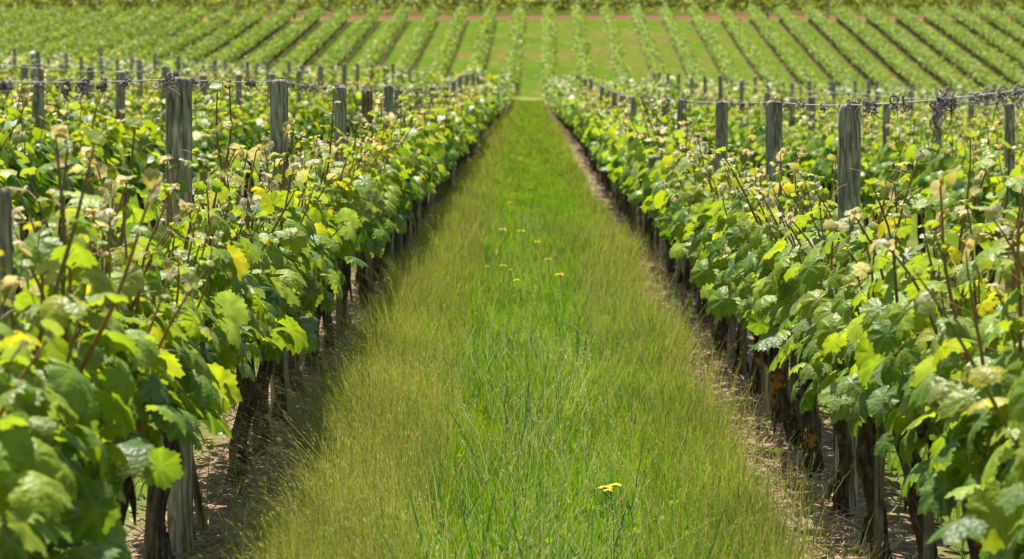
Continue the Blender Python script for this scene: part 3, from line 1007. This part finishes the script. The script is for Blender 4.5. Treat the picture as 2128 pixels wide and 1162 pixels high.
# rest of the near field as one mass
A1, A2 = Acc(), Acc()
for k in list(range(-14, 0)) + list(range(1, 15)):
    X = rowx(k)
    y0 = vine_y.get((k, 'end'), max(54.0, 0))
    if (k, 'end') not in vine_y:
        y0 = max(abs(X) / .19, 20)
    if y0 >= 137: continue
    for ya, yb, dn, s0, s1, low in ((y0, 85, 110, .06, .095, LOW), (max(85, y0), 137, 80, .075, .12, LOW)):
        if yb <= ya: continue
        lf, tr = far_row_mesh(X, ya, yb, dn, s0, s1, low, tshift=.38)
        for q_, A_ in ((lf, A1), (tr, A2)):
            if q_.n:
                A_.add(np.concatenate(q_.V), np.concatenate(q_.Q) if q_.Q else None, np.concatenate(q_.T) if q_.T else None, np.concatenate(q_.c) if q_.c else None)
for k in (-5, -4, -3, -2, 2, 3, 4, 5):
    ys_ = abs(rowx(k)) / .19
    lf, tr = far_row_mesh(rowx(k), max(3.0, ys_ - 9), ys_ - .5, 130, .05, .09, MID, tshift=.3)
    for q_, A_ in ((lf, A1), (tr, A2)):
        A_.add(np.concatenate(q_.V), np.concatenate(q_.Q) if q_.Q else None, np.concatenate(q_.T) if q_.T else None, np.concatenate(q_.c) if q_.c else None)
vr = link('vineyard', A1.mesh('vineyard', M_LEAF2), None); tag(vr, 'mass of more distant vines filling the valley below the hillside', 'vines', kind='stuff')
link('trunk', A2.mesh('trunk', M_BARK, False), vr)['kind'] = 'stuff'

# hillside rows, each one a thing
for k in list(range(-21, 0)) + list(range(1, 21)):
    X = rowx(k)
    y0 = max(148.0, abs(X) / .19) + random.uniform(-.5, .5)
    if y0 > 198: continue
    lf, tr = far_row_mesh(X, y0, 201.5 + random.uniform(-.6, .6), 170, .05, .09, LOW, tshift=.30, hw=.37, cols=hill_cols, step=.6, tr_r=(.02, .04), zb=.48)
    root = link('vine_row', None, None, (X, y0, gz(X, y0)))
    side = 'left' if k < 0 else 'right'
    tag(root, f'long green vine row climbing the far hillside, {ordinal(abs(k))} one {side} of the alley line', 'vine row', 'vine rows climbing the hillside')
    for nm, A_, mt in (('foliage', lf, M_LEAF2), ('trunk', tr, M_BARK)):
        V = np.concatenate(A_.V); A_.V = [V - np.array([X, y0, gz(X, y0)])]
        o = link(nm, A_.mesh(nm, mt), root)
        if nm == 'trunk': o['kind'] = 'stuff'

# upper block above the red track: rows run across the slope
for j in range(16):
    Y = 208.2 + 2.1 * j
    lf, tr = far_row_mesh(Y, -46, 46, 85 if j < 8 else 50, .09, .15, LOW, tshift=.1, hw=.40, trunks=False, z1=1.45, cols=upper_cols, zb=.25, across=True)
    V = np.concatenate(lf.V); lf.V = [V - np.array([0, Y, gz(0, Y)])]
    root = link('vine_row', lf.mesh('vine_row', M_LEAF2), None, (0, Y, gz(0, Y)))
    tag(root, f'darker green vine row running across the hilltop, {ordinal(j + 1)} above the red earth', 'vine row', 'vine rows above the red track')

# small things on the hill: poles and teal tree guards
for px, py, Y, H, lab in ((493, 22, 203, 2.0, 'dark pole standing on the hill at the top left'), (1720, 36, 204, 2.1, 'dark pole standing on the hill at the top right')):
    P = at_y(px, py, Y)
    o = link('pole', make_post_mesh(H, .06, M_POST, px, 8), None, (P.x, Y, gz(P.x, Y))); tag(o, lab, 'pole')
for px, py, Y, lab in ((612, 30, 203, 'tiny teal tree guard at the row end, left on the hill'), (1595, 36, 204, 'teal tree guard on the red track, right of centre'), (1944, 8, 204, 'teal tree guard at the top right corner of the hill')):
    P = at_y(px, py, Y); a = Acc()
    tube(a, [[0, 0, -.05], [0, 0, .35], [.01, 0, .7]], [.09, .085, .08], 10)
    o = link('tree_guard', a.mesh('tree_guard', M_TEAL), None, (P.x, Y, gz(P.x, Y))); tag(o, lab, 'tree guard')


# ------------------------------------------------------------------ grass
def blades(acc, x, y, h, w, leanx, leany, c0, c1, curve=1.0):
    m_ = len(x)
    g_ = ground(x, y)
    az = U(0, np.pi, m_)
    wx, wy = np.cos(az), np.sin(az)
    lv = []
    for t_, wf in ((0, .9), (.45, 1.0), (.78, .7), (1.0, 0)):
        ox = leanx * h * t_ ** (1.6 * curve); oy = leany * h * t_ ** (1.6 * curve)
        zz = g_ - .01 + h * (t_ - .18 * (np.abs(leanx) + np.abs(leany)) * t_ ** 2)
        px = x + ox; py = y + oy
        if wf > 0:
            lv.append(np.stack([px - wx * w * wf / 2, py - wy * w * wf / 2, zz], -1))
            lv.append(np.stack([px + wx * w * wf / 2, py + wy * w * wf / 2, zz], -1))
        else:
            lv.append(np.stack([px, py, zz], -1))
    V = np.stack(lv, 1)                                     # m,7,3
    o = (np.arange(m_) * 7)[:, None, None]
    Qs = np.array([[0, 1, 3, 2], [2, 3, 5, 4]])[None] + o
    T = np.array([[4, 5, 6]])[None] + o
    cc = np.stack([c0, c0, c0 * .6 + c1 * .4, c0 * .6 + c1 * .4, c1, c1, c1], 1)
    cc = np.concatenate([cc, np.ones(cc.shape[:2] + (1,))], -1)
    acc.add(V.reshape(-1, 3), Qs.reshape(-1, 4), T.reshape(-1, 3), cc.reshape(-1, 4))


def grass_zone(acc, n_, y0, y1, wmin, wmax, x0=-.95, x1=.92, cx=0.0, hs=1.0):
    # denser close to the camera within the zone
    y = y0 + (y1 - y0) * U(0, 1, n_) ** 1.15
    x = U(x0, x1, n_)
    nz_ = smooth_noise(x, y, 1.6, 3)
    edgeL = x < (np.interp(y, [6, 9, 11, 16], [-.61, -.65, -.71, -.74]) + .06 * smooth_noise(x * 0, y, 2.5, 8))
    edgeR = x > (.71 + .10 * smooth_noise(x * 0, y, 2.1, 9) + np.interp(y, [6, 9, 14], [-.05, 0, .0]))
    keep = ~((edgeL | edgeR) & (U(0, 1, n_) < .98))
    # thin patches
    keep &= ~((smooth_noise(x, y, 3.0, 21) < -.45) & (U(0, 1, n_) < .4))
    x, y, nz_ = x[keep], y[keep], nz_[keep]
    m_ = len(x)
    eL = np.clip((-.22 + .12 * smooth_noise(x * 0, y, 1.1, 31) - x) / .35, 0, 1)             # 0 centre .. 1 at left edge
    eR = np.clip((x - .40 - .16 * smooth_noise(x * 0, y, 1.3, 32)) / .3, 0, 1)
    e = np.maximum(eL, eR * .9)
    h = (.13 + .07 * nz_ + .05 * smooth_noise(x, y, 6.0, 53) + .15 * eL + .09 * eR) * U(.6, 1.3, m_) * hs
    w = U(wmin, wmax, m_) * (1 - .35 * e) * np.where(U(0, 1, m_) < .08, 1.9, 1.0)
    lx = rng.normal(0, .17, m_) - .34 * eL * U(0, 1, m_) ** 1.6 * 1.6 + .10 * eR + .04 + .30 * smooth_noise(x, y, 5.0, 51)
    ly = rng.normal(-.05, .17, m_) + .30 * smooth_noise(x, y, 5.0, 52)
    lush = lerp((.10, .235, .008), (.22, .35, .012), U(0, 1, m_))
    lush = lush * (1 - np.clip((y - 22) / 60, 0, .5))[:, None] + np.array([.20, .27, .05]) * np.clip((y - 22) / 60, 0, .5)[:, None]
    olive = lerp((.125, .215, .015), (.25, .29, .03), U(0, 1, m_))
    dryc = lerp((.36, .28, .13), (.50, .42, .24), U(0, 1, m_))
    mix = np.clip(e * .62 + .10 + .55 * nz_ + rng.normal(0, .16, m_), 0, 1)[:, None]
    c0 = lush * (1 - mix) + olive * mix
    dry = U(0, 1, m_) < (.03 + .14 * e)
    c0 = np.where(dry[:, None], dryc, c0)
    tipc = np.where((U(0, 1, m_) < (.08 + .40 * e))[:, None], lerp((.27, .22, .08), (.34, .36, .10), U(0, 1, m_)), c0 * 1.05)
    blades(acc, x, y, h, w, lx, ly, c0, tipc)


g = Acc()
grass_zone(g, 62000, 5.8, 11, .0022, .0042)
grass_zone(g, 60000, 11, 20, .0030, .0055)
grass_zone(g, 50000, 20, 38, .005, .010)
grass_zone(g, 36000, 38, 75, .010, .018, hs=.8)
grass_zone(g, 16000, 75, 141, .02, .04, hs=.7)
# neighbouring alleys, mostly hidden
for cx in (-2, 2.06):
    nn_ = 9000
    y = U(6, 30, nn_); x = cx + U(-.75, .75, nn_)
    c = lerp((.10, .19, .02), (.2, .22, .05), U(0, 1, nn_))
    blades(g, x, y, U(.08, .25, nn_), U(.004, .009, nn_), rng.normal(0, .3, nn_), rng.normal(0, .3, nn_), c, c)
# broad bluish blades standing here and there
m_ = 420
y = 6.5 + 20 * U(0, 1, m_) ** 1.3; x = rng.normal(.12, .33, m_)
c = lerp((.05, .17, .05), (.09, .22, .06), U(0, 1, m_))
blades(g, x, y, U(.16, .36, m_), U(.005, .009, m_), rng.normal(0, .2, m_), rng.normal(0, .15, m_), c, c * 1.1)
# flowering grass stems: long arching fescue on the left edge, oats in the middle
def stems(n_, y0, y1, xf, hmin, hmax, lean, cA, cB, spike, width=.0016):
    y = y0 + (y1 - y0) * U(0, 1, n_) ** 1.3
    x = xf(n_)
    h = U(hmin, hmax, n_)
    lx = lean(n_) + .2 * smooth_noise(x, y, 5.0, 51); ly = rng.normal(-.05, .12, n_) + .2 * smooth_noise(x, y, 5.0, 52)
    c = lerp(cA, cB, U(0, 1, n_))
    blades(g, x, y, h, np.full(n_, width) * np.interp(y, [6, 12, 30], [1, 1.4, 3]), lx, ly, c, c)
    # spikelets along the top of each stem
    per = spike
    tt = U(.66, 1.0, (n_, per))
    gg = ground(x, y)[:, None]
    hh = h[:, None]
    sx_ = x[:, None] + lx[:, None] * hh * tt ** 1.6 + rng.normal(0, .006, tt.shape)
    sy_ = y[:, None] + ly[:, None] * hh * tt ** 1.6 + rng.normal(0, .006, tt.shape)
    sz_ = gg + hh * (tt - .18 * (np.abs(lx) + np.abs(ly))[:, None] * tt ** 2)
    pos = np.stack([sx_, sy_, sz_], -1).reshape(-1, 3)
    k = len(pos)
    d = np.stack([np.repeat(lx, per) * 1.7 + rng.normal(0, .12, k), np.repeat(ly, per) * 1.6 + rng.normal(0, .12, k), 1.0 - .45 * np.repeat(np.abs(lx), per) + rng.normal(0, .1, k)], -1)
    d /= np.linalg.norm(d, axis=1)[:, None]
    sz = U(.010, .022, k)[:, None]
    wv = np.cross(d, rng.normal(0, 1, (k, 3))); wv /= np.linalg.norm(wv, axis=1)[:, None]; wv *= U(.0006, .0013, k)[:, None]
    V = np.stack([pos, pos + d * sz * .5 + wv, pos + d * sz, pos + d * sz * .5 - wv], 1)
    cc = np.repeat(lerp(cA, cB, U(0, 1, n_)), per, axis=0) * U(.8, 1.5, k)[:, None]
    g.add(V.reshape(-1, 3), (np.arange(k) * 4)[:, None] + np.arange(4)[None], None, np.c_[np.repeat(cc, 4, axis=0), np.ones(4 * k)])


stems(1900, 6.0, 12, lambda n_: U(-.60, -.25, n_), .24, .42, lambda n_: -U(0, 1, n_) ** 2.5 * .95 + .03, (.20, .25, .05), (.36, .31, .14), 5)
stems(1900, 11, 28, lambda n_: U(-.70, -.3, n_), .22, .36, lambda n_: -U(0, 1, n_) ** 2.5 * .8 + .03, (.20, .25, .05), (.36, .31, .14), 4)
stems(240, 8.0, 14, lambda n_: U(-.66, -.5, n_), .34, .48, lambda n_: -U(.6, 1.2, n_), (.22, .20, .08), (.42, .36, .2), 12)
stems(2300, 6.0, 24, lambda n_: U(.30, .86, n_), .20, .38, lambda n_: rng.normal(.0, .35, n_), (.22, .25, .06), (.38, .32, .15), 4)
stems(1500, 6.0, 26, lambda n_: rng.normal(0, .25, n_), .20, .34, lambda n_: rng.normal(0, .25, n_), (.16, .26, .05), (.40, .42, .2), 8)
# clover and other broad leaves low in the sward
m_ = 3000
y = 6.2 + 22 * U(0, 1, m_) ** 1.3; x = U(-.6, .75, m_)
kp = smooth_noise(x, y, 4.5, 91) > .05
x, y = x[kp], y[kp]; m_ = len(x)
scatter(g, LOW, np.stack([x, y, ground(x, y) + U(.03, .12, m_)], -1), rng.normal(0, 1, (m_, 3)) + [0, 0, .2], rng.normal(0, .7, (m_, 3)) + [0, 0, 1], U(.006, .014, m_), lerp((.10, .25, .02), (.26, .40, .03), U(0, 1, m_)))
stems(500, 6.0, 14, lambda n_: rng.normal(0, .2, n_), .22, .33, lambda n_: rng.normal(0, .3, n_), (.45, .45, .3), (.6, .58, .42), 4)
go = link('grass', g.mesh('grass', M_GRASS), None)
tag(go, 'tall meadow grass growing down the middle of the alley', 'grass', kind='stuff')

# leafy low weeds and clover ---------------------------------------
wd = Acc()
m_ = 2600
y = 6.5 + 22 * U(0, 1, m_) ** 1.4
sideR = U(0, 1, m_) < .5
x = np.where(sideR, U(.6, 1.35, m_), U(-1.35, -.7, m_))
cl = smooth_noise(x, y, 4.0, 77) > .12
x, y = x[cl], y[cl]; m_ = len(x)
scatter(wd, LOW, np.stack([x, y, ground(x, y) + U(.01, .09, m_)], -1), rng.normal(0, 1, (m_, 3)) + [0, 0, .3], rng.normal(0, .4, (m_, 3)) + [0, 0, 1], U(.008, .022, m_), lerp((.06, .17, .02), (.2, .3, .04), U(0, 1, m_)))
wo = link('weeds', wd.mesh('weeds', M_LEAF2)); tag(wo, 'low leafy weeds on the bare strip under the vines', 'weeds', kind='stuff')

# straw, cut canes and bark litter ---------------------------------
lt = Acc()
m_ = 15000
y = 6.2 + 24 * U(0, 1, m_) ** 1.4
x = np.where(U(0, 1, m_) < .5, rng.normal(XL + .08, .17, m_), rng.normal(XR - .1, .18, m_))
l = U(.02, .13, m_) ** 1.0; az = rng.normal(1.2, 1.0, m_); w = U(.0010, .0035, m_)
dx, dy = np.cos(az), np.sin(az)
g_ = ground(x, y)
z0_ = g_ + U(.004, .035, m_) + .03 * np.exp(-((x - np.where(x < 0, XL, XR)) / .2) ** 2)
dz = rng.normal(0, .18, m_) * l
V = np.stack([np.stack([x - dx * l / 2 - dy * w, y - dy * l / 2 + dx * w, z0_ - dz], -1), np.stack([x - dx * l / 2 + dy * w, y - dy * l / 2 - dx * w, z0_ - dz], -1),
              np.stack([x + dx * l / 2, y + dy * l / 2, z0_ + dz], -1), np.stack([x, y, z0_ + .006], -1)], 1)
c = lerp((.30, .20, .12), (.62, .52, .38), U(0, 1, m_))
o_ = (np.arange(m_) * 4)[:, None, None]
lt.add(V.reshape(-1, 3), None, (np.array([[0, 1, 3], [1, 2, 3], [2, 0, 3]])[None] + o_).reshape(-1, 3), np.repeat(c, 4, axis=0))
# small stones, too many to count
m_ = 2600
y = 6.2 + 34 * U(0, 1, m_) ** 1.3
x = np.where(U(0, 1, m_) < .5, rng.normal(XL + .1, .16, m_), rng.normal(XR - .12, .17, m_))
oct_ = np.array([[1, 0, 0], [0, 1, 0], [-1, 0, 0], [0, -1, 0], [0, 0, .6], [0, 0, -.6]])
s_ = U(.005, .018, m_)
V = oct_[None] * s_[:, None, None] * U(.6, 1.4, (m_, 6, 1)) + np.stack([x, y, ground(x, y) + .02], -1)[:, None, :]
F_ = np.array([[0, 1, 4], [1, 2, 4], [2, 3, 4], [3, 0, 4], [1, 0, 5], [2, 1, 5], [3, 2, 5], [0, 3, 5]])
c = lerp((.36, .23, .16), (.62, .50, .40), U(0, 1, m_))
lt.add(V.reshape(-1, 3), None, (F_[None] + (np.arange(m_) * 6)[:, None, None]).reshape(-1, 3), np.repeat(c, 6, axis=0))
lo = link('litter', lt.mesh('litter', simple('litter', (.4, .3, .2), .9, True), False)); tag(lo, 'dry straw, twigs and pebbles on the soil under the vines', 'litter', kind='stuff')

# ------------------------------------------------------------------ stones one can tell apart
def stone(px, py, X, s, label, flat=.55):
    P = at_x(px, py, X)
    y_ = P.y
    r = np.random.default_rng(int(px + py))
    u_, v_ = 14, 9
    th = np.linspace(0, 2 * np.pi, u_, endpoint=False); ph = np.linspace(.05, np.pi - .05, v_)
    V = []
    k1 = r.normal(0, 1, (5, 3))
    for p_ in ph:
        for t_ in th:
            d = np.array([np.cos(t_) * np.sin(p_), np.sin(t_) * np.sin(p_), np.cos(p_)])
            rr = 1 + .13 * sum(np.sin(3 * d @ kk) for kk in k1) / 1.6
            q = d * rr; q = np.sign(q) * np.abs(q) ** .8
            V.append(q * [1.2, .9, flat] * s)
    V = np.array(V)
    i = np.arange(v_ - 1)[:, None] * u_; j = np.arange(u_)[None]
    Qs = np.stack([i + u_ + j, i + u_ + (j + 1) % u_, i + (j + 1) % u_, i + j], -1).reshape(-1, 4)
    b = (v_ - 1) * u_
    o = link('stone', mesh_np('stone', V, [Qs, np.array([[0, q, q + 1] for q in range(1, u_ - 1)]), np.array([[b, b + q + 1, b + q] for q in range(1, u_ - 1)])], M_STONE, smooth=False), None,
             (X, y_, gz(X, y_) + s * flat * .35 + .015), (r.normal(0, .15), r.normal(0, .15), r.uniform(0, 6)))
    tag(o, label, 'stone')


stone(1432, 678, .90, .045, 'flat pale pinkish stone lying right of the alley beside the lichened trunks', .35)
stone(1396, 645, .92, .04, 'reddish clod of earth just behind the flat pale stone, right strip')
stone(1400, 622, .90, .03, 'small pale stone farthest up the bare strip right of the alley')
stone(1490, 800, .86, .03, 'brown stone on bare soil below the flat pale stone, right of the alley')
stone(545, 1100, -.80, .026, 'small rust-red stone at bottom left beside the arching grass')
stone(507, 1040, -.86, .02, 'small brown stone among straw at the lower left vine trunks')
stone(478, 1153, -.86, .022, 'white stone at the bottom edge beside the left vine trunks')
stone(975, 350, -.88, .05, 'pale stone far along the bare strip left of the alley')

# ------------------------------------------------------------------ dandelions
def dandelion(px, py, label, size=.016, X=None):
    d = ray(px, py)
    # march to the height of the flower above the ground
    hgt = random.uniform(.21, .235) if py > 900 else random.uniform(.25, .29)
    t = 5.0
    while t < 80:
        p_ = d * t
        if EYE + p_.z < gz(p_.x, p_.y) + hgt: break
        t += .02
    x, y = d.x * t, d.y * t
    g_ = gz(x, y)
    root = link('dandelion', None, None, (x, y, g_)); tag(root, label, 'flower', 'yellow dandelions in the grass')
    a = Acc(); q = np.linspace(0, 1, 6)
    tube(a, np.stack([.01 * np.sin(q * 3), 0 * q, hgt * q], -1), .0017, 5)
    link('stalk', a.mesh('stalk', M_STALK), root)
    f = Acc()
    for ring, (n2, r0, up) in enumerate(((16, 1.0, .15), (13, .75, .45), (9, .45, .8))):
        for k in range(n2):
            an = 6.283 * k / n2 + ring * .2 + random.uniform(-.08, .08)
            e = np.array([math.cos(an), math.sin(an), 0]); s2 = np.array([-math.sin(an), math.cos(an), 0])
            rr = size * r0 * random.uniform(.88, 1.08); w_ = size * .13
            b_ = np.array([.01 * math.sin(3), 0, hgt])
            f.add([b_ - s2 * w_ * .5, b_ + s2 * w_ * .5, b_ + e * rr + s2 * w_ + [0, 0, rr * up], b_ + e * rr - s2 * w_ + [0, 0, rr * up]], [[0, 1, 2, 3]])
    fh = link('flower_head', f.mesh('flower_head', M_PETAL, False), root, (0, 0, 0), (random.gauss(0, .03), random.gauss(0, .03), 0))
    return root


DL = [(1255, 1017, 'yellow dandelion nearest the camera, leftmost of the small cluster at bottom', .019),
      (1268, 1022, 'lower middle yellow dandelion of the small cluster near the bottom', .013),
      (1287, 1012, 'rightmost yellow dandelion of the small cluster near the bottom', .018),
      (1164, 573, 'yellow dandelion in mid alley, rightmost and nearest of the scattered group', .021),
      (1080, 583, 'small yellow dandelion low in the middle of the scattered group', .014),
      (1044, 554, 'yellow dandelion left of centre, larger of a close pair', .019),
      (1012, 555, 'small yellow dandelion at the far left of the scattered group', .013),
      (1062, 562, 'faint small dandelion just right of the close pair', .011),
      (1138, 541, 'yellow dandelion alone at right, above the nearest of the group', .018),
      (1110, 504, 'yellow dandelion below and right of the brightest pair', .017),
      (1039, 479, 'bright yellow dandelion, left one of the pair farther up the alley', .024),
      (1083, 482, 'bright yellow dandelion, right one of the pair farther up the alley', .026),
      (1062, 422, 'yellow dandelion, lowest of the three small ones up the alley', .021),
      (1072, 405, 'yellow dandelion, middle one of the three up the alley', .023),
      (1105, 391, 'yellow dandelion, top right of the three up the alley', .022),
      (1090, 287, 'tiny yellow dandelion farthest up the alley', .035)]
for px, py, lab, sz in DL:
    dandelion(px, py, lab, sz * (1.15 if py > 900 else 1.4))
